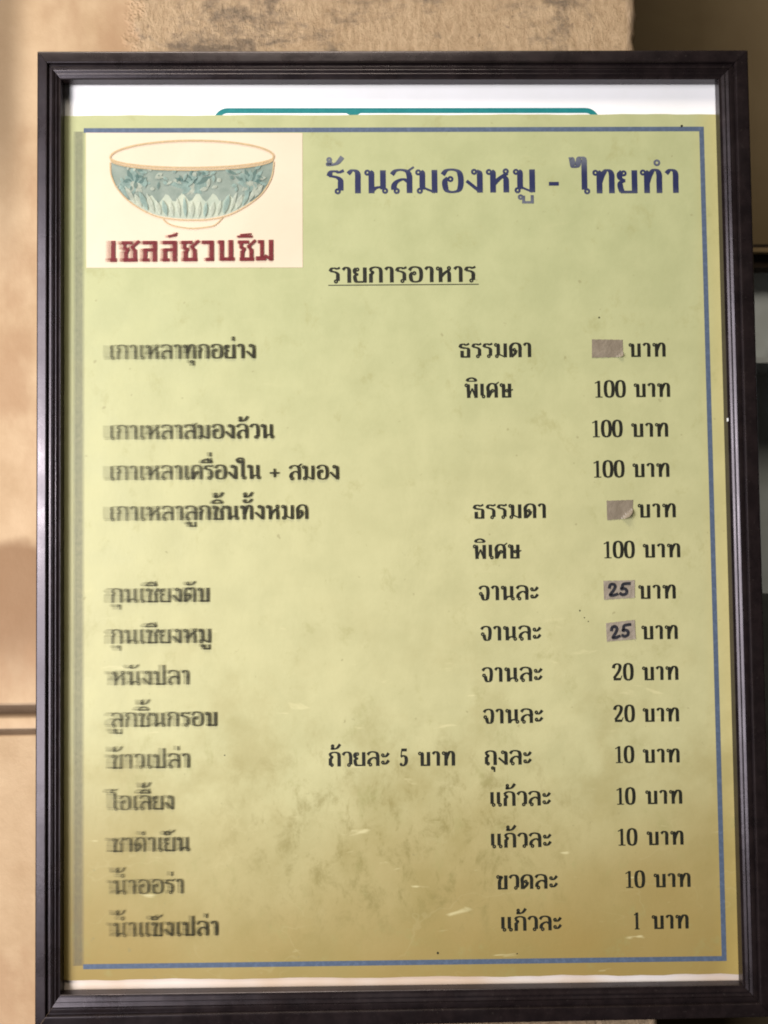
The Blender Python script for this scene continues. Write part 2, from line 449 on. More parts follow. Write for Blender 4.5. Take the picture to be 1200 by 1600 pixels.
GL = {
    'ก': (74, 60, [('l', (14, 0), (14, 56)), ('s', (14, 50), (22, 66), (9, 79)), ('s', (9, 79), (20, 94), (38, 98), (55, 90), (60, 70), (60, 48)), ('l', (60, 52), (60, 0))]),
    'ข': (68, 54, hd(14, 87) + [('s', (22, 92), (32, 84), (25, 68), (21, 52), (21, 40)), ('l', (21, 44), (21, 0)), ('l', (14, 5), (60, 5), 11), ('l', (54, 0), (54, 97))]),
    'ค': (74, 60, [('o', 39, 48, 8.5), ('s', (31, 50), (24, 28), (14, 4)), ('l', (14, 0), (14, 50)), ('s', (14, 44), (12, 72), (22, 92), (38, 98), (54, 90), (60, 70), (60, 50)), ('l', (60, 54), (60, 0))]),
    'ง': (60, 44, [('o', 28, 88, 8.5), ('s', (36, 92), (44, 84), (45, 62), (45, 40)), ('l', (45, 44), (45, 0)), ('l', (44, 6), (5, 50), 14)]),
    'จ': (64, 50, [('s', (6, 78), (16, 93), (32, 98), (46, 90), (51, 70), (51, 42), (47, 8)), ('s', (50, 6), (38, 3), (28, 5), (22, 20), (20, 40)), ('o', 13, 45, 8.5)]),
    'ช': (72, 56, hd(14, 87) + [('s', (22, 92), (32, 84), (25, 68), (21, 52), (21, 40)), ('l', (21, 44), (21, 0)), ('l', (14, 5), (62, 5), 11), ('l', (56, 0), (56, 58)), ('s', (56, 52), (52, 68), (62, 82), (68, 98))]),
    'ด': (74, 60, [('o', 30, 52, 8), ('s', (38, 50), (34, 28), (16, 4)), ('l', (12, 0), (12, 50)), ('s', (12, 44), (11, 72), (22, 92), (38, 98), (54, 90), (60, 70), (60, 50)), ('l', (60, 54), (60, 0))]),
    'ต': (76, 62, [('o', 30, 52, 8), ('s', (38, 50), (34, 28), (16, 4)), ('l', (12, 0), (12, 50)), ('s', (12, 44), (11, 72), (20, 94), (28, 96), (37, 86)), ('s', (37, 86), (48, 98), (58, 92), (62, 72), (62, 50)), ('l', (62, 54), (62, 0))]),
    'ถ': (74, 60, [('o', 22, 10, 8.5), ('s', (14, 8), (14, 30), (14, 56)), ('s', (14, 50), (22, 66), (9, 79)), ('s', (9, 79), (20, 94), (38, 98), (55, 90), (60, 70), (60, 48)), ('l', (60, 52), (60, 0))]),
    'ท': (80, 64, hd() + [('s', (21, 92), (25, 84), (25, 60), (25, 40)), ('l', (25, 44), (25, 0)), ('s', (25, 40), (34, 74), (46, 96), (58, 94), (64, 78), (64, 54)), ('l', (64, 58), (64, 0))]),
    'ธ': (68, 52, [('s', (7, 70), (14, 90), (28, 93), (40, 88), (56, 97)), ('l', (7, 72), (34, 66), 13), ('s', (30, 67), (46, 64), (52, 54), (52, 30)), ('l', (52, 34), (52, 0)), ('l', (14, 5), (56, 5), 11), ('l', (18, 2), (18, 48))]),
    'น': (80, 60, hd() + [('s', (21, 92), (25, 84), (25, 60), (25, 40)), ('l', (25, 44), (25, 0)), ('s', (25, 8), (38, 22), (54, 26)), ('l', (60, 97), (60, 16)), ('o', 66, 10, 8.5)]),
    'บ': (74, 58, hd() + [('s', (21, 92), (25, 84), (25, 60), (25, 40)), ('l', (25, 44), (25, 0)), ('l', (18, 5), (64, 5), 11), ('l', (58, 0), (58, 97))]),
    'ป': (74, 58, hd() + [('s', (21, 92), (25, 84), (25, 60), (25, 40)), ('l', (25, 44), (25, 0)), ('l', (18, 5), (64, 5), 11), ('l', (58, 0), (58, 138))]),
    'พ': (88, 68, hd() + [('s', (21, 92), (24, 84), (24, 60), (25, 40)), ('l', (25, 44), (26, 0)), ('l', (27, 4), (46, 66), 9), ('l', (46, 66), (65, 4), 12), ('l', (68, 0), (68, 97))]),
    'ม': (80, 62, hd() + [('s', (21, 92), (25, 84), (25, 60), (25, 40)), ('l', (25, 44), (25, 14)), ('o', 17, 9, 8.5), ('l', (25, 24), (62, 2), 9), ('l', (62, 0), (62, 97))]),
    'ย': (70, 56, [('o', 22, 84, 8.5), ('s', (16, 92), (9, 80), (12, 62), (26, 52)), ('s', (26, 53), (12, 44), (11, 26), (16, 6)), ('l', (12, 5), (62, 5), 11), ('l', (56, 0), (56, 97))]),
    'ร': (58, 42, [('s', (7, 72), (14, 91), (28, 93), (38, 89), (52, 97)), ('s', (7, 74), (30, 68), (41, 56), (42, 40)), ('l', (42, 44), (42, 12)), ('o', 33, 9, 8.5)]),
    'ล': (74, 60, [('s', (7, 78), (18, 94), (36, 98), (54, 90), (60, 70), (60, 50)), ('l', (60, 54), (60, 0)), ('s', (58, 46), (42, 58), (24, 50), (14, 34), (13, 14)), ('o', 21, 9, 8.5)]),
    'ว': (60, 46, [('s', (6, 78), (16, 94), (30, 98), (42, 90), (47, 70), (47, 42)), ('l', (47, 46), (47, 12)), ('o', 38, 9, 8.5)]),
    'ศ': (78, 60, [('o', 39, 48, 8.5), ('s', (31, 50), (24, 28), (14, 4)), ('l', (14, 0), (14, 50)), ('s', (14, 44), (12, 72), (22, 92), (38, 98), (54, 90), (60, 70), (60, 50)), ('l', (60, 54), (60, 0)), ('l', (52, 88), (76, 108), 9)]),
    'ษ': (80, 60, hd() + [('s', (21, 92), (25, 84), (25, 60), (25, 40)), ('l', (25, 44), (25, 0)), ('l', (18, 5), (66, 5), 11), ('l', (60, 0), (60, 97)), ('o', 44, 48, 7.5), ('l', (48, 42), (80, 56), 9)]),
    'ส': (74, 60, [('s', (7, 78), (18, 94), (36, 98), (54, 90), (60, 70), (60, 50)), ('l', (60, 54), (60, 0)), ('s', (58, 46), (42, 58), (24, 50), (14, 34), (13, 14)), ('o', 21, 9, 8.5), ('l', (48, 86), (74, 110), 9)]),
    'ห': (82, 64, hd() + [('s', (21, 92), (25, 84), (25, 60), (25, 40)), ('l', (25, 44), (25, 0)), ('s', (25, 32), (42, 56), (58, 72), (70, 80)), ('o', 64, 89, 8.5), ('s', (56, 70), (64, 58), (65, 40)), ('l', (65, 44), (65, 0))]),
    'อ': (74, 60, [('s', (7, 76), (18, 94), (36, 98), (54, 90), (61, 68), (61, 32), (54, 10), (36, 3), (20, 9), (14, 28), (14, 50), (22, 62)), ('o', 30, 58, 8.5)]),
    'า': (52, 36, [('s', (7, 82), (18, 96), (30, 94), (36, 80), (36, 50)), ('l', (36, 54), (36, 0))]),
    'เ': (38, 18, [('l', (16, 98), (16, 16)), ('o', 24, 9, 8.5)]),
    'แ': (72, 50, [('l', (16, 98), (16, 16)), ('o', 24, 9, 8.5), ('l', (50, 98), (50, 16)), ('o', 58, 9, 8.5)]),
    'โ': (44, 20, [('l', (22, 112), (22, 16)), ('o', 30, 9, 8.5), ('s', (22, 104), (18, 122), (0, 124)), ('s', (0, 122), (8, 142), (20, 138), (38, 146))]),
    'ไ': (46, 22, [('l', (24, 136), (24, 16)), ('o', 32, 9, 8.5), ('s', (24, 128), (22, 148), (10, 150), (6, 134), (2, 116), (-10, 114), (-13, 132), (-16, 148), (-24, 146))]),
    'ใ': (46, 22, [('l', (24, 122), (24, 16)), ('o', 32, 9, 8.5), ('s', (24, 116), (22, 140), (8, 146), (-6, 134), (0, 118)), ('o', 6, 119, 7.5)]),
    'ะ': (54, 40, [('o', 13, 74, 8), ('s', (10, 64), (26, 64), (36, 74), (44, 88)), ('o', 13, 24, 8), ('s', (10, 14), (26, 14), (36, 24), (44, 38))]),
    '0': (60, 50, [('s', (30, 122), (16, 112), (10, 84), (10, 42), (16, 12), (30, 2)), ('s', (30, 122), (44, 112), (50, 84), (50, 42), (44, 12), (30, 2))]),
    '1': (54, 40, [('l', (29, 2), (29, 122), 20), ('l', (27, 116), (8, 104), 8), ('l', (10, 3), (48, 3), 7)]),
    '2': (60, 50, [('s', (8, 88), (13, 110), (28, 120), (43, 110), (44, 88), (34, 58), (10, 16)), ('l', (8, 9), (48, 9), 18), ('l', (46, 6), (54, 34), 7)]),
    '5': (60, 50, [('l', (14, 112), (50, 112), 20), ('l', (17, 116), (11, 66), 8), ('s', (10, 64), (26, 72), (42, 62), (46, 40), (40, 16), (24, 4), (8, 10)), ('o', 11, 13, 5)]),
    '+': (72, 60, [('l', (8, 46), (66, 46), 12), ('l', (37, 16), (37, 76), 12)]),
    '-': (56, 50, [('l', (4, 40), (52, 40), 16)]),
}
# marks: x measured from the right stem of the consonant below or above
MARK = {
    'ั': [('o', -36, 130, 7.5), ('s', (-38, 119), (-22, 118), (-8, 126), (4, 142))],
    'ิ': [('s', (-50, 116), (-44, 130), (-24, 138), (-6, 130), (2, 114)), ('l', (-52, 116), (4, 116), 8)],
    'ี': [('s', (-50, 116), (-44, 130), (-24, 138), (-6, 130), (2, 114)), ('l', (-52, 116), (4, 116), 8), ('l', (-1, 112), (-1, 148), 10)],
    'ื': [('s', (-50, 116), (-44, 130), (-24, 138), (-6, 130), (2, 114)), ('l', (-52, 116), (4, 116), 8), ('l', (-1, 112), (-1, 148), 9), ('l', (-18, 122), (-18, 148), 9)],
    '็': [('s', (-20, 118), (-42, 116), (-48, 130), (-34, 138), (-20, 132), (-8, 134), (6, 148)), ('o', -22, 124, 6)],
    'ุ': [('o', -14, -20, 7.5), ('l', (-4, -14), (-4, -48), 13)],
    'ู': [('o', -36, -20, 7.5), ('l', (-27, -14), (-27, -40), 12), ('l', (-32, -42), (4, -42), 10), ('l', (-1, -46), (-1, -12), 13)],
    '่': [('l', (-2, 122), (-2, 152), 13)],
    '้': [('o', -34, 142, 7.5), ('s', (-28, 136), (-36, 124), (-30, 120), (-10, 128), (6, 154))],
    '์': [('o', -20, 122, 7.5), ('s', (-16, 130), (-8, 138), (4, 156))],
    'ํ': [('o', -6, 128, 10)],
}
UP = 'ัิีื็ํ'
TONE = '่้์'


def layout(word):
    """-> list of (strokes, dx, dy), all in glyph units"""
    out = []
    pen = 0.0
    stem = 0.0
    raised = 0.0
    last = ''
    for ch in word.replace('้ำ', 'ํ้า').replace('่ำ', 'ํ่า').replace('ำ', 'ํา'):
        if ch == ' ':
            pen += 34
            continue
        if ch in MARK:
            dx = stem
            dy = 0.0
            if last == 'ป' and ch not in 'ุู':
                dx -= 14
            if ch in TONE:
                dy = raised
                if raised and ch == '่':
                    dx -= 2
            elif ch in UP:
                raised = 36.0 if ch != 'ํ' else 32.0
            out.append((MARK[ch], dx, dy))
            continue
        adv, st, strokes = GL[ch]
        out.append((strokes, pen, 0.0))
        stem = pen + st
        pen += adv
        raised = 0.0
        last = ch
    return out


def points(strokes):
    for s in strokes:
        if s[0] == 'o':
            yield s[1] - s[3], 0
            yield s[1] + s[3], 0
        else:
            for p in s[1:]:
                if isinstance(p, tuple):
                    yield p


def write(mb, word, x0, x1, y0, h, z, thin=8.0, thick=19.0, mi=0, warp=None, glyphs=None):
    """set a word so that its ink spans x0..x1 (mm) on the baseline y0 with consonants h tall"""
    lay = layout(word) if glyphs is None else glyphs
    lo = min(p[0] + dx for s, dx, dy in lay for p in points(s)) - thin * 0.6
    hi = max(p[0] + dx for s, dx, dy in lay for p in points(s)) + thin * 0.9
    u = h / 100.0
    sx = (x1 - x0) / (hi - lo)
    fit = min(1.0, max(0.72, sx / u))
    w = warp or (lambda q: q)
    layer = 0
    for strokes, dx, dy in lay:
        for s in strokes:
            zz = z + 0.012 * (layer % 6)
            layer += 1
            if s[0] == 'o':
                cx, cy, r = x0 + (s[1] + dx - lo) * sx, y0 + (s[2] + dy) * u, s[3] * u
                rx = r * fit
                n = 14
                ro, ri = 1 + thin * 0.5 / s[3], 1 - thin * 0.5 / s[3]
                A = [w((cx + rx * ro * math.cos(2 * math.pi * i / n), cy + r * ro * math.sin(2 * math.pi * i / n))) for i in range(n + 1)]
                B = [w((cx + rx * ri * math.cos(2 * math.pi * i / n), cy + r * ri * math.sin(2 * math.pi * i / n))) for i in range(n + 1)]
                mb.ribbon(A, B, zz, mi)
                continue
            pts = [p for p in s[1:] if isinstance(p, tuple)]
            wd = s[-1] if not isinstance(s[-1], tuple) else None
            q = [w((x0 + (p[0] + dx - lo) * sx, y0 + (p[1] + dy) * u)) for p in pts]
            if s[0] == 's':
                q = spline(q, 6)
            stroke(mb, q, zz, thin * u, thick * u * fit, mi, wd * u if wd else None)


TEXT = [
    ('title', 'ร้านสมองหมู', -30.92, 63.3, 153.85, 10.72),
    ('title', '-', 68.45, 74.18, 153.37, 10.74),
    ('title', 'ไทยทำ', 77.33, 126.99, 153.19, 10.75),
    ('head', 'รายการอาหาร', -29.55, 36.37, 113.62, 7.04),
    ('logo', 'เชลล์ชวนชิม', -126.82, -53.58, 123.56, 9.47),
    ('dish', 'เกาเหลาทุกอย่าง', -125.93, -62.31, 80.17, 6.4),
    ('dish', 'เกาเหลาสมองล้วน', -125.89, -53.78, 44.71, 6.36),
    ('dish', 'เกาเหลาเครื่องใน', -125.87, -59.78, 26.84, 6.34),
    ('dish', '+', -56.41, -51.64, 26.45, 6.34),
    ('dish', 'สมอง', -47.99, -26.07, 26.28, 6.35),
    ('dish', 'เกาเหลาลูกชิ้นทั้งหมด', -125.85, -39.7, 9.04, 6.31),
    ('dish', 'กุนเชียงตับ', -125.81, -82.39, -26.63, 6.27),
    ('dish', 'กุนเชียงหมู', -125.79, -81.89, -44.41, 6.24),
    ('dish', 'หนังปลา', -125.78, -91.67, -62.34, 6.22),
    ('dish', 'ลูกชิ้นกรอบ', -125.76, -79.24, -80.35, 6.2),
    ('dish', 'ข้าวเปล่า', -125.74, -91.48, -98.13, 6.18),
    ('dish', 'โอเลี้ยง', -125.99, -98.42, -115.87, 6.15),
    ('dish', 'ชาดำเย็น', -125.42, -91.01, -133.67, 6.13),
    ('dish', 'น้ำออร่า', -124.85, -94.35, -151.59, 6.11),
    ('dish', 'น้ำแข็งเปล่า', -124.84, -79.56, -169.58, 6.09),
    ('size', 'ธรรมดา', 27.64, 59.73, 79.74, 6.43),
    ('size', 'พิเศษ', 29.66, 52.04, 61.81, 6.41),
    ('size', 'ธรรมดา', 32.84, 64.99, 8.36, 6.34),
    ('size', 'พิเศษ', 32.29, 54.53, -9.3, 6.32),
    ('size', 'จานละ', 34.56, 61.53, -27.42, 6.3),
    ('size', 'จานละ', 35.13, 62.35, -45.01, 6.27),
    ('size', 'จานละ', 35.42, 62.59, -62.96, 6.25),
    ('size', 'จานละ', 35.71, 62.55, -80.98, 6.23),
    ('size', 'ถ้วยละ', -31.62, -4.66, -98.56, 6.19),
    ('size', '5', -0.77, 3.12, -98.82, 6.2),
    ('size', 'บาท', 7.02, 23.45, -98.88, 6.2),
    ('size', 'ถุงละ', 36.28, 57.2, -98.9, 6.21),
    ('size', 'แก้วละ', 38.79, 65.26, -116.59, 6.18),
    ('size', 'แก้วละ', 38.79, 65.21, -134.42, 6.16),
    ('size', 'ขวดละ', 40.18, 67.67, -152.21, 6.14),
    ('size', 'แก้วละ', 42.67, 69.01, -169.95, 6.12),
    ('price', 'บาท', 102.71, 119.53, 79.47, 6.16),
    ('price', '100', 87.25, 101.46, 61.47, 6.13),
    ('price', 'บาท', 104.6, 121.11, 61.51, 6.14),
    ('price', '100', 85.76, 99.67, 43.85, 6.11),
    ('price', 'บาท', 103.08, 119.84, 43.81, 6.11),
    ('price', '100', 85.97, 100.14, 25.98, 6.09),
    ('price', 'บาท', 103.26, 119.99, 25.99, 6.09),
    ('price', 'บาท', 105.14, 122.41, 8.1, 6.07),
    ('price', '100', 89.78, 103.9, -9.6, 6.05),
    ('price', 'บาท', 107.01, 123.97, -9.53, 6.05),
    ('price', 'บาท', 104.63, 121.56, -27.61, 6.03),
    ('price', 'บาท', 105.65, 121.99, -45.3, 6.01),
    ('price', '20', 92.9, 102.17, -63.02, 5.98),
    ('price', 'บาท', 105.54, 121.85, -63.09, 5.99),
    ('price', '20', 93.08, 102.34, -81.07, 5.96),
    ('price', 'บาท', 105.42, 121.7, -81.14, 5.96),
    ('price', '10', 92.99, 101.67, -98.77, 5.94),
    ('price', 'บาท', 105.03, 121.56, -98.86, 5.94),
    ('price', '10', 93.18, 101.84, -116.7, 5.92),
    ('price', 'บาท', 105.76, 122.26, -116.66, 5.92),
    ('price', '10', 93.37, 102.29, -134.28, 5.9),
    ('price', 'บาท', 105.92, 122.4, -134.25, 5.9),
    ('price', '10', 96.33, 105.24, -152.39, 5.88),
    ('price', 'บาท', 108.59, 125.03, -152.37, 5.88),
    ('price', '1', 99.84, 102.9, -170.13, 5.86),
    ('price', 'บาท', 107.35, 123.76, -170.09, 5.86),
]

# ------------------------------------------------------------------ the setting behind the board
def build_walls():
    # plaster pier: front face with two shallow horizontal grooves and a rounded right edge
    prof = [(-700, -10), (-86.4, -10), (-85.7, -11.8), (-84.2, -14), (-83.0, -11.6), (-82.4, -10.2), (-81, -9.6),
            (-79, -9.2), (-77.5, -9.6), (-77, -11.5), (-76, -15), (-73.8, -15), (-72.2, -11.8), (-71.2, -10), (0, -10), (900, -10)]
    prof = prof[:-1] + [(y, -10) for y in range(3, 420, 3)] + [(900, -10)]
    xs = [(-900, 0.0), (108, 0.0)]
    R_ = 6.0
    for i in range(0, 9):
        a = math.pi / 2 * i / 8
        xs.append((108 + R_ * math.sin(a), -R_ * (1 - math.cos(a))))
    xs.append((114, -220))
    V, F = [], []
    for (x, dz) in xs:
        for (y, z) in prof:
            chip_speck = 0.0
            if x > 108 and y >= 0:
                k = min(1.0, (x - 108) / 4.0)
                chip_speck = k * (0.45 * math.sin(y * 0.21) + 0.35 * math.sin(y * 0.57 + 1.3) + random.uniform(-0.25, 0.25)
                            - (1.1 if 228 < y < 233 else 0.0))
            V.append(P(x + chip_speck, y, z + dz))
    n = len(prof)
    for i in range(len(xs) - 1):
        for j in range(n - 1):
            a = i * n + j
            F.append((a, a + n, a + n + 1, a + 1))
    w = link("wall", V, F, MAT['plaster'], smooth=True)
    w.location = (0, 0, Z0)
    tag(w, kind="structure")
    # set-back wall on the right
    mb = MB()
    mb.box(112, 1400, -700, 900, -160, -150)
    w2 = mb.build("recess_wall", MAT['recess'])
    w2.location = (0, 0, Z0)
    tag(w2, kind="structure")


def build_cabinet():
    root = empty("glazed_cabinet", (0.26, 0.135, Z0 - 0.28))
    tag(root, "dark glazed wooden cabinet behind the right edge of the menu frame", "cabinet")
    off = Vector((0, 0, Z0)) - root.location

    def add(o):
        o.location = off
        o.parent = root
        return o
    m = MB()
    m.box(150, 620, 157.5, 165.4, -150, -116)
    add(m.build("top_rail", MAT['wood']))
    m = MB()
    m.box(150, 620, 165.4, 168.0, -150, -112)
    add(m.build("beading", MAT['bead']))
    m = MB()
    m.box(150, 620, 168.0, 171, -150, -115)
    add(m.build("cornice", MAT['wood']))
    m = MB()
    m.box(150, 620, -34, 157.5, -140, -126)
    add(m.build("glass_pane", MAT['pane']))
    m = MB()
    m.box(150, 620, -272, -34, -150, -122)
    add(m.build("lower_panel", MAT['dark_panel']))


def build_jar():
    root = empty("dark_pot", (0.262, 0.108, Z0 + 0.099))
    tag(root, "dark slate rounded pot before the grey glass, at the right edge", "pot")
    prof = [(0, 0), (22, 0), (26, 4), (28, 12), (28, 26), (26, 33), (20, 37), (14, 38.5)]
    lid = [(15, 38.5), (15.5, 40), (12, 42.5), (4, 43.5), (3.5, 46), (0, 46.5)]
    for nm, pr in (("pot_body", prof), ("pot_lid", lid)):
        V, F = [], []
        n = 40
        for r, h in pr:
            for i in range(n):
                a = 2 * math.pi * i / n
                V.append((r * MM * 1.5 * math.cos(a), r * MM * 0.62 * math.sin(a), h * MM * 0.94))
        for k in range(len(pr) - 1):
            for i in range(n):
                j = (i + 1) % n
                F.append((k * n + i, k * n + j, (k + 1) * n + j, (k + 1) * n + i))
        link(nm, V, F, MAT['slate'], root, smooth=True)
    # the ledge it stands on
    m = MB()
    m.box(150, 620, 95.5, 98.9, -126, -90)
    s = m.build("shelf", MAT['pane'])
    s.location = (0, 0, Z0)
    tag(s, "narrow grey green glass shelf under the dark slate pot", "shelf")


# ------------------------------------------------------------------ the framed menu
INNER = [(-146.58, 203.72), (144.55, 202.58), (144.9, -192.47), (-145.56, -191.59)]
OUTER = [(-156.64, 215.89), (157.6, 215.22), (157.52, -205.44), (-155.9, -206.65)]
BORDER = [(-138.81, 182.95), (138.06, 182.26), (138.89, -183.15), (-138.23, -182.09)]


def lerp(a, b, t):
    return (a[0] + (b[0] - a[0]) * t, a[1] + (b[1] - a[1]) * t)


def frame_profile():
    """(t from inner to outer edge, height above the sheet in mm)"""
    pr = [(0.26, -8.0), (0.26, 0.25), (0.0, 0.25), (0.0, 4.2), (0.012, 4.4),
          (0.075, 4.40), (0.085, 4.44), (0.115, 4.70), (0.155, 5.04), (0.168, 5.12), (0.180, 5.08), (0.190, 4.8), (0.194, 4.45),
          (0.215, 4.42), (0.225, 4.48), (0.255, 4.74), (0.295, 5.10), (0.308, 5.18), (0.320, 5.14), (0.330, 4.9), (0.334, 4.6)]
    pr += [(0.338, 5.05), (0.345, 5.25), (0.355, 5.28), (0.46, 5.18), (0.475, 5.12), (0.485, 4.75), (0.515, 4.75), (0.525, 5.9), (0.54, 6.2),
           (0.56, 6.27), (0.60, 6.24), (0.75, 6.11), (0.90, 5.98), (0.935, 5.92), (0.965, 5.7), (0.985, 5.3), (1.0, 4.5), (1.0, -8.0)]
    return pr


def build_frame(root):
    pr = frame_profile()
    n = len(pr)
    for k in range(4):
        j = (k + 1) % 4
        V, F = [], []
        segs = 12
        for s in range(segs + 1):
            e = 0.0003 + 0.9994 * s / segs
            for t, h in pr:
                a = lerp(INNER[k], OUTER[k], t)
                b = lerp(INNER[j], OUTER[j], t)
                q = lerp(a, b, e)
                V.append(P(q[0], q[1], h))
        for s in range(segs):
            for i in range(n):
                a, b = s * n + i, s * n + (i + 1) % n
                F.append((a, b, b + n, a + n))
        F.append(tuple(range(n)))
        F.append(tuple(segs * n + n - 1 - i for i in range(n)))
        rail = link("frame_rail", V, F, MAT['frame'], root)
        for p in rail.data.polygons:
            p.use_smooth = len(p.vertices) == 4
        rail.data.set_sharp_from_angle(angle=math.radians(30))
        if k == 1:
            m = MB()
            m.prism([(144.3, 51.1), (144.85, 51.2), (144.9, 49.9), (144.35, 49.6)], 4.1, 4.6)
            m.build("white_speck", MAT['chip_speck'], rail)
    m = MB()
    m.box(-147.0, 146.5, -194.5, 206, -3.2, -1.0)
    m.build("back_board", MAT['shelf'], root)


def edge_box(mb, a, b, w, z, mi=0):
    dx, dy = b[0] - a[0], b[1] - a[1]
    d = math.hypot(dx, dy)
    nx, ny = -dy / d * w / 2, dx / d * w / 2
    mb.poly([(a[0] + nx, a[1] + ny), (a[0] - nx, a[1] - ny), (b[0] - nx, b[1] - ny), (b[0] + nx, b[1] + ny)], z, mi)


def build_sheets(root):
    m = MB()
    m.box(-147.2, 146.6, -194, 205.6, -0.95, -0.75)
    back = m.build("backing_sheet", MAT['white'], root)
    # teal outline printed on the white sheet, mostly covered by the green menu
    m = MB()
    yl = lambda x: 192.0 - 0.0042 * (x + 70)
    arc = lambda cx, s: [(cx + s * 5.2 * math.sin(i * math.pi / 16), yl(cx) - 5.2 * (1 - math.cos(i * math.pi / 16))) for i in range(9)]
    L_, R_ = arc(-74.2, -1), arc(86.2, 1)
    stroke(m, [(L_[-1][0], 184.0)] + L_[::-1] + [(x, yl(x)) for x in range(-60, 81, 10)] + R_ + [(R_[-1][0], 184.0)], -0.70, 1, 1, 0, 2.35)
    m.poly([(-21.2, 190.6), (-19.4, 189.6), (-19.0, 186.0), (-17.0, 186.0), (-16.6, 189.6), (-14.8, 190.6)], -0.69)
    m.build("teal_outline", MAT['teal'], back)

    # green menu sheet, slightly cockled, with a worn top and bottom edge
    V, F = [], []
    nx, ny = 60, 78

    def edge_y(u, top):
        x = -147.4 + 294.0 * u
        w = 0.22 * math.sin(x * 0.11 + (2 if top else 0)) + 0.13 * math.sin(x * 0.37 + 1) + 0.09 * math.sin(x * 0.93)
        if top:
            return 189.75 - 0.75 * u + w * 0.5
        return -187.6 - 2.3 * u + w
    for i in range(nx + 1):
        u = i / nx
        x = -147.4 + 294.0 * u
        y0, y1 = edge_y(u, False), edge_y(u, True)
        for j in range(ny + 1):
            v = j / ny
            y = y0 + (y1 - y0) * v
            V.append(P(x, y, 0.0))
    for i in range(nx):
        for j in range(ny):
            a = i * (ny + 1) + j
            F.append((a, a + ny + 1, a + ny + 2, a + 1))
    nv = len(V)
    fm = [0] * len(F)
    loop = [i * (ny + 1) for i in range(nx + 1)] + [nx * (ny + 1) + j for j in range(1, ny + 1)] + \
           [i * (ny + 1) + ny for i in range(nx - 1, -1, -1)] + [j for j in range(ny - 1, 0, -1)]
    for k, idx in enumerate(loop):
        p = V[idx]
        V.append((p[0], p[1] + 0.55 * MM, p[2]))
    for k in range(len(loop)):
        l = (k + 1) % len(loop)
        F.append((loop[k], nv + k, nv + l, loop[l]))
        fm.append(1)
    sheet = link("menu_sheet", V, F, [MAT['sheet'], MAT['sheet_edge']], root, fm)
    return sheet


def smear_shift(k):
    """shifts added ghost copies left to imitate motion smear, further near the left edge"""
    def f(q):
        s = 3.7 * max(0.0, (-36.0 - q[0]) / 90.0) ** 1.3 * k
        return (q[0] - s, q[1] + 0.10 * k)
    return f


def build_print(sheet):
    # blue border: one line per side, the left smeared by added faint copies
    for k in range(4):
        a, b = BORDER[k], BORDER[(k + 1) % 4]
        m = MB()
        if k == 3:
            for d in (-0.4, 0.1, 0.6, 1.1, 1.6, 2.1, 2.6, 3.0):
                edge_box(m, (a[0] - d, a[1] + 0.5), (b[0] - d, b[1] - 0.5), 1.7, 0.05 + 0.04 * (d + 1))
            m.build("border_line", MAT['line_faint'], sheet)
        else:
            ext = 1.05
            dx, dy = b[0] - a[0], b[1] - a[1]
            d = math.hypot(dx, dy)
            e0 = ext if k == 0 else (ext if k == 2 else -ext)
            e1 = ext if k in (0, 2) else -ext
            a2 = (a[0] - dx / d * (e0 if k != 0 else -0.8), a[1] - dy / d * (e0 if k != 0 else -0.8))
            b2 = (b[0] + dx / d * (e1 if k != 2 else -0.8), b[1] + dy / d * (e1 if k != 2 else -0.8))
            edge_box(m, a2, b2, 2.1, 0.05)
            m.build("border_line", MAT['line'], sheet)
    title = MB()
    rows = {}
    for kind, word, x0, x1, y, h in TEXT:
        if kind == 'title':
            write(title, word, x0, x1, y, h, 0.06, 9.0, 24.0)
        elif kind == 'head':
            m = MB()
            write(m, word, x0, x1, y, h, 0.06, 10.0, 24.0)
            edge_box(m, (-29.85, 112.55), (36.93, 112.55), 0.42, 0.05)
            m.build("heading_lettering", MAT['text'], sheet)
        elif kind == 'dish':
            key = round(y / 2)
            rows.setdefault(key, []).append((word, x0, x1, y, h))
        elif kind in ('size', 'price'):
            m = MB()
            write(m, word, x0, x1, y, h, 0.06, 10.0, 24.0)
            m.build("price_lettering" if kind == 'price' else "portion_lettering", MAT['text'], sheet)
    title.build("title_lettering", MAT['title'], sheet)
    for words in rows.values():
        m = MB()
        for word, x0, x1, y, h in words:
            for g in range(12, 0, -1):  # added ghost copies of each word, imitating motion smear
                write(m, word, x0, x1, y, h, 0.04 + 0.04 * (12 - g), 7.5, 14.0, 1, smear_shift(g / 12))
            write(m, word, x0, x1, y, h, 0.60, 8.5, 19.0, 0)
        m.build("dish_lettering", [MAT['dish'], MAT['ghost']], sheet)
    # loose ink specks
    m = MB()
    for (x, y), r in zip([(79.17, -32.4), (81.08, -35.49), (82.74, -37.19), (90.25, 97.27), (129.14, 183.6), (14.88, -178.79), (-76.51, -93.08), (49.16, -179.62)],
                         [0.34, 0.27, 0.27, 0.42, 0.55, 0.5, 0.3, 0.3]):
        m.poly([(x + r * math.cos(a) * random.uniform(.7, 1.3), y + r * math.sin(a) * random.uniform(.7, 1.3)) for a in [i * math.pi / 4 for i in range(8)]], 0.09)
    tag(m.build("ink_specks", MAT['text'], sheet), kind="stuff")


def blk(*strokes):
    return list(strokes)


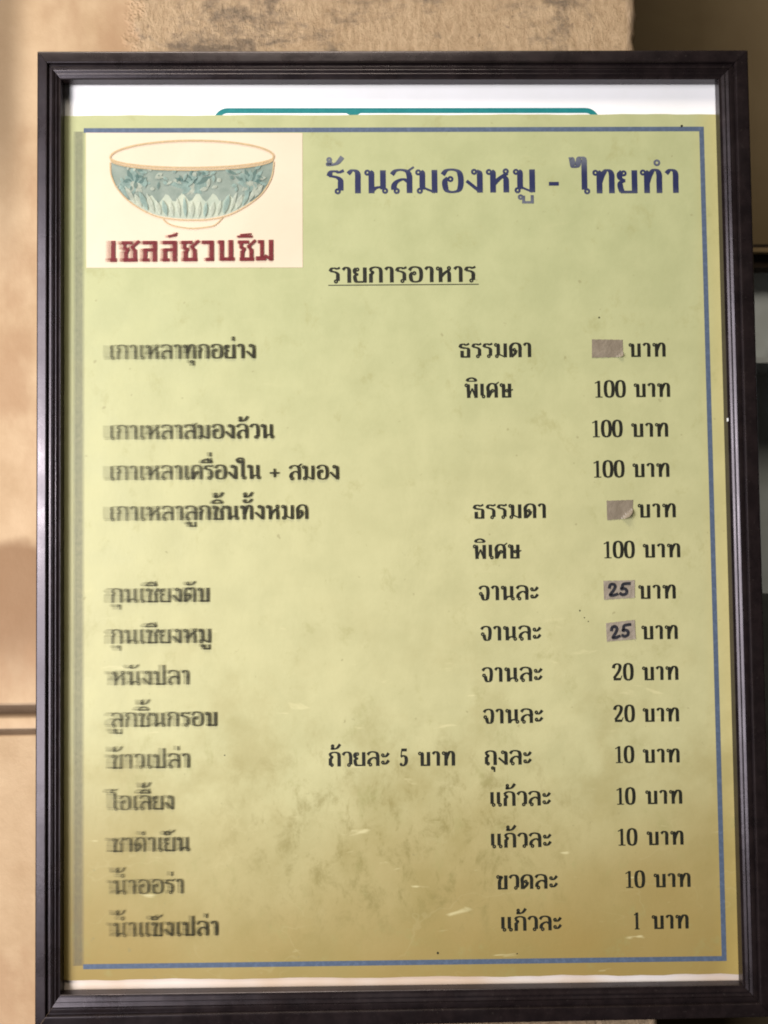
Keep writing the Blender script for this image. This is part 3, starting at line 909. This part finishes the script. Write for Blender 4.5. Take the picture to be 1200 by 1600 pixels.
# heavy squared lettering under the bowl, 100 units tall
BLOCK = {
    'เ': (39, 14, [('l', (15, 100), (15, 9), 20), ('l', (5, 9), (27, 9), 18)]),
    'ช': (66, 42, [('l', (4, 90), (40, 90), 16), ('l', (14, 92), (14, 60), 14), ('l', (14, 64), (28, 56), 14), ('l', (26, 60), (18, 42), 14), ('l', (18, 48), (18, 2), 18),
                   ('l', (10, 9), (56, 9), 17), ('l', (48, 2), (48, 58), 18), ('l', (47, 54), (38, 70), 13), ('l', (36, 66), (62, 98), 14)]),
    'ล': (66, 48, [('l', (8, 90), (50, 90), 17), ('l', (48, 98), (48, 0), 20), ('l', (50, 56), (16, 56), 15), ('l', (16, 62), (16, 2), 18), ('l', (8, 8), (30, 8), 15)]),
    'ว': (56, 38, [('l', (6, 90), (42, 90), 17), ('l', (38, 98), (38, 2), 20), ('l', (18, 9), (44, 9), 16)]),
    'น': (66, 46, [('l', (4, 91), (22, 91), 16), ('l', (16, 98), (16, 2), 19), ('l', (14, 10), (58, 10), 17), ('l', (46, 100), (46, 2), 20)]),
    'ม': (66, 46, [('l', (4, 91), (22, 91), 16), ('l', (17, 98), (17, 2), 17), ('l', (-3, 12), (30, 12), 20), ('l', (26, 26), (50, 4), 13), ('l', (47, 100), (47, 2), 20)]),
    'ิ': [('l', (-40, 116), (10, 116), 11), ('l', (-30, 124), (6, 128), 9)],
    '์': [('l', (-22, 118), (6, 126), 12), ('l', (-2, 120), (8, 136), 9)],
}


def block_layout(word):
    out, pen, stem = [], 0.0, 0.0
    for ch in word:
        g = BLOCK[ch]
        if isinstance(g, list):
            out.append((g, stem, 0.0))
        else:
            out.append((g[2], pen, 0.0))
            stem = pen + g[1]
            pen += g[0]
    return out


def build_logo(root):
    m = MB()
    m.prism([(-136.96, 181.93), (-40.83, 181.29), (-41.13, 120.63), (-136.69, 121.16)][::-1], 0.03, 0.12)
    panel = m.build("logo_panel", MAT['cream'], root)
    # bowl: painted side, outlines, foot
    side = [(-126.17, 168.27), (-125.73, 162.63), (-122.75, 156.12), (-116.38, 149.59), (-107.04, 144.35), (-98.55, 142.57), (-90.05, 142.09),
            (-81.55, 142.46), (-73.03, 144.57), (-64.5, 149.28), (-58.5, 154.44), (-54.63, 161.35), (-53.56, 168.3)]
    cx = -89.9
    sp = spline(side, 6)

    def rim_lower(x, drop=0.0):
        u = (x - cx) / 36.3
        return 170.4 - 4.6 * math.sqrt(max(0.0, 1 - u * u)) - drop

    def side_low(x):
        for (a, b) in zip(sp, sp[1:]):
            if a[0] <= x <= b[0]:
                return a[1] + (b[1] - a[1]) * (x - a[0]) / max(1e-6, b[0] - a[0])
        return 168.0
    m = MB()
    N = 48
    up, lo = [], []
    for i in range(N + 1):
        x = -125.6 + 71.6 * i / N
        u = (x - cx) / 36.0
        t = rim_lower(x, 1.2)
        b = max(side_low(x) + 0.5, 152.5 - 2.0 * math.cos(i * 1.35) - 3.0 * u * u)
        up.append((x, t))
        lo.append((x, min(b, t - 0.2)))
    m.ribbon(up, lo, 0.17, 0)
    m.ribbon(lo, [(x, min(side_low(x) + 0.7, y)) for x, y in lo], 0.15, 1)
    m.build("bowl_glaze", [MAT['glaze'], MAT['glaze_low']], panel)
    rnd = random.Random(11)

    def leaf(mb, x, y, ang, ln, wd, z, mi):
        ca, sa = math.cos(ang), math.sin(ang)
        pts = []
        for s, w_ in ((0, 0.15), (0.25, 0.8), (0.55, 1.0), (0.8, 0.6), (1, 0.05)):
            pts.append((s * ln, w_ * wd / 2))
        pts = pts + [(a, -b) for a, b in pts[::-1]]
        pts = [(x + a * ca - b * sa, y + a * sa + b * ca) for a, b in pts]
        # stay inside the bowl's outline
        pts = [(min(max(px, -125.0), -54.6), py) for px, py in pts]
        pts = [(px, min(max(py, side_low(px) + 0.6), rim_lower(px, 1.5))) for px, py in pts]
        mb.poly(pts, z, mi)
    m = MB()
    z = 0.19
    # three leaf rosettes with dark hearts, then a pale petal fringe
    for hx, hy, s in ((-90, 157.8, 1.0), (-116, 158.5, 0.85), (-64, 158.5, 0.85)):
        for i in range(9):
            a = math.pi * (0.02 + 0.96 * i / 8)
            leaf(m, hx, hy, a, rnd.uniform(5, 10) * s, rnd.uniform(2.0, 3.2), z, 0 if i % 2 else 2)
            z += 0.006
        for i in range(7):
            a = -math.pi * (0.1 + 0.8 * i / 6)
            leaf(m, hx, hy, a, rnd.uniform(4, 7) * s, 2.6, z, rnd.choice((1, 2, 2)))
            z += 0.006
        ring(m, hx, hy, 0.7, 1.2, z, 1, 10)
        z += 0.006
    for i in range(60):
        x = -123 + 66 * i / 59 + rnd.uniform(-1, 1)
        y = rnd.uniform(156, 165)
        leaf(m, x, y, rnd.uniform(0, 6.28), rnd.uniform(2, 4.5), rnd.uniform(1.0, 2.0), z, rnd.choice((0, 2, 2, 1)))
        z += 0.004
    for i in range(21):
        x = -118 + 56 * i / 20
        y = side_low(x) + 1.2
        u = (x - cx) / 34
        leaf(m, x, y, math.pi / 2 + 0.7 * u * -1, rnd.uniform(6.0, 9.5), rnd.uniform(1.7, 2.6), z, 1 if i % 3 else 2)
        z += 0.004
    m.build("bowl_leaf_pattern", [MAT['glaze_dark'], MAT['glaze_pale'], MAT['glaze_mid']], panel)
    m = MB()
    stroke(m, sp, 0.45, 0.8, 0.8, 0, 0.6)
    rim = [(cx + 36.3 * math.cos(t), 170.4 + (7.6 if math.sin(t) > 0 else 4.7) * math.sin(t)) for t in [2 * math.pi * i / 72 for i in range(73)]]
    stroke(m, rim, 0.46, 0.9, 0.9, 0, 0.85)
    low = [(cx + 35.9 * math.cos(t), 169.3 + 4.7 * math.sin(t)) for t in [math.pi + math.pi * i / 40 for i in range(41)]]
    stroke(m, low, 0.47, 0.9, 0.9, 0, 0.7)
    foot = spline([(-102.8, 142.6), (-100.25, 140.42), (-96.01, 139.1), (-90.06, 138.37), (-84.11, 138.85), (-79.86, 139.86), (-76.27, 143.29)], 5)
    stroke(m, foot, 0.45, 0.6, 0.6, 0, 0.6)
    m.build("bowl_outline", MAT['gold'], panel)
    # heavy maroon words
    m = MB()
    for kind, word, x0, x1, y, h in TEXT:
        if kind == 'logo':
            lay = block_layout(word)
            for g in range(10, 0, -1):  # added ghost copies smear the logo words leftward
                write(m, word, x0, x1, y, h, 0.15 + 0.03 * (10 - g), 9, 19, 1, smear_shift(0.7 * g / 10), lay)
            write(m, word, x0, x1, y, h, 0.5, 9, 19, 0, None, lay)
    m.build("logo_lettering", [MAT['red'], MAT['red_ghost']], panel)


STICK = [(86.83, 87.4), (100.5, 87.15), (100.57, 79.41), (86.66, 79.24), (91.85, 15.67), (103.61, 15.97), (103.0, 7.79), (91.96, 7.2), (89.74, -19.52), (103.54, -19.34), (103.37, -27.08), (89.83, -27.76), (90.46, -38.01), (103.16, -36.73), (103.4, -45.12), (90.72, -46.05)]


def build_stickers(root):
    labels = ["blank brown tape over the topmost price, lower right corner lifting",
              "blank brown tape whose right corner is peeling back",
              "pale pinkish tape with 25 in marker, upper one of the pair",
              "pale pinkish tape with 25 in marker, lower and more tilted one"]
    for s in range(4):
        q = STICK[4 * s:4 * s + 4]
        nx, ny = 14, 9
        V, F = [], []
        curl = (0.20, 0.42, 0.05, 0.05)[s]
        for i in range(nx + 1):
            for j in range(ny + 1):
                u, v = i / nx, j / ny
                p = lerp(lerp(q[0], q[1], u), lerp(q[3], q[2], u), v)
                d = (u + v * 0.75) - (1.75 - curl)     # distance past the fold line near the lower right corner
                lift = max(0.0, d)
                back = lift * lift * 16.0
                ragged = 0.10 * math.sin(i * 2.3 + s) * (1 if j in (0, ny) else 0)
                V.append(P(p[0] - back * 0.55, p[1] + back * 0.40 + ragged, 0.20 + 7.0 * lift * (1 if curl > 0.1 else 0.5)
                           + 0.05 * math.sin(u * 5 + s)))
        for i in range(nx):
            for j in range(ny):
                a = i * (ny + 1) + j
                F.append((a, a + 1, a + ny + 2, a + ny + 1))
        nv = len(V)
        loop = [i * (ny + 1) for i in range(nx + 1)] + [nx * (ny + 1) + j for j in range(1, ny + 1)] + \
               [i * (ny + 1) + ny for i in range(nx - 1, -1, -1)] + [j for j in range(ny - 1, 0, -1)]
        V += [(V[i][0], V[i][1] + 0.12 * MM, V[i][2]) for i in loop]
        for k in range(len(loop)):
            l = (k + 1) % len(loop)
            F.append((loop[l], nv + l, nv + k, loop[k]))
        o = link("price_tape", V, F, MAT['tape'] if s < 2 else MAT['tape_pale'], root)
        tag(o, labels[s])
        if s >= 2:
            m = MB()
            c = ((q[0][0] + q[2][0]) / 2, (q[0][1] + q[2][1]) / 2)
            a = math.atan2(q[1][1] - q[0][1], q[1][0] - q[0][0])
            hw = 0.9 if s == 2 else 0.85

            def T(p):
                x, y = p[0] * 0.092 * hw, p[1] * 0.064
                return (c[0] + 0.3 + x * math.cos(a) - y * math.sin(a), c[1] + x * math.sin(a) + y * math.cos(a) - 0.1)
            two = [(-56, 14), (-50, 34), (-34, 38), (-24, 22), (-34, -4), (-48, -26), (-52, -36), (-36, -38), (-14, -30)]
            five = [(54, 40), (36, 40), (18, 36), (12, 18), (8, 4), (24, 6), (36, -8), (32, -28), (14, -36), (0, -26)]
            for pts in (two, five):
                sp = spline([T(p) for p in pts], 6)
                stroke(m, sp, 0.34 + (0.03 if pts is five else 0), 1, 1, 0, 1.3, 0.35)
            m.build("handwritten_number", MAT['marker'], o)


def build_board():
    root = empty("framed_menu", (0, 0, Z0))
    tag(root, "green Thai price list in a dark brown moulded wooden frame on the wall", "menu board")
    build_frame(root)
    sheet = build_sheets(root)
    build_print(sheet)
    build_logo(root)
    build_stickers(root)


build_walls()
build_cabinet()
build_jar()
build_board()
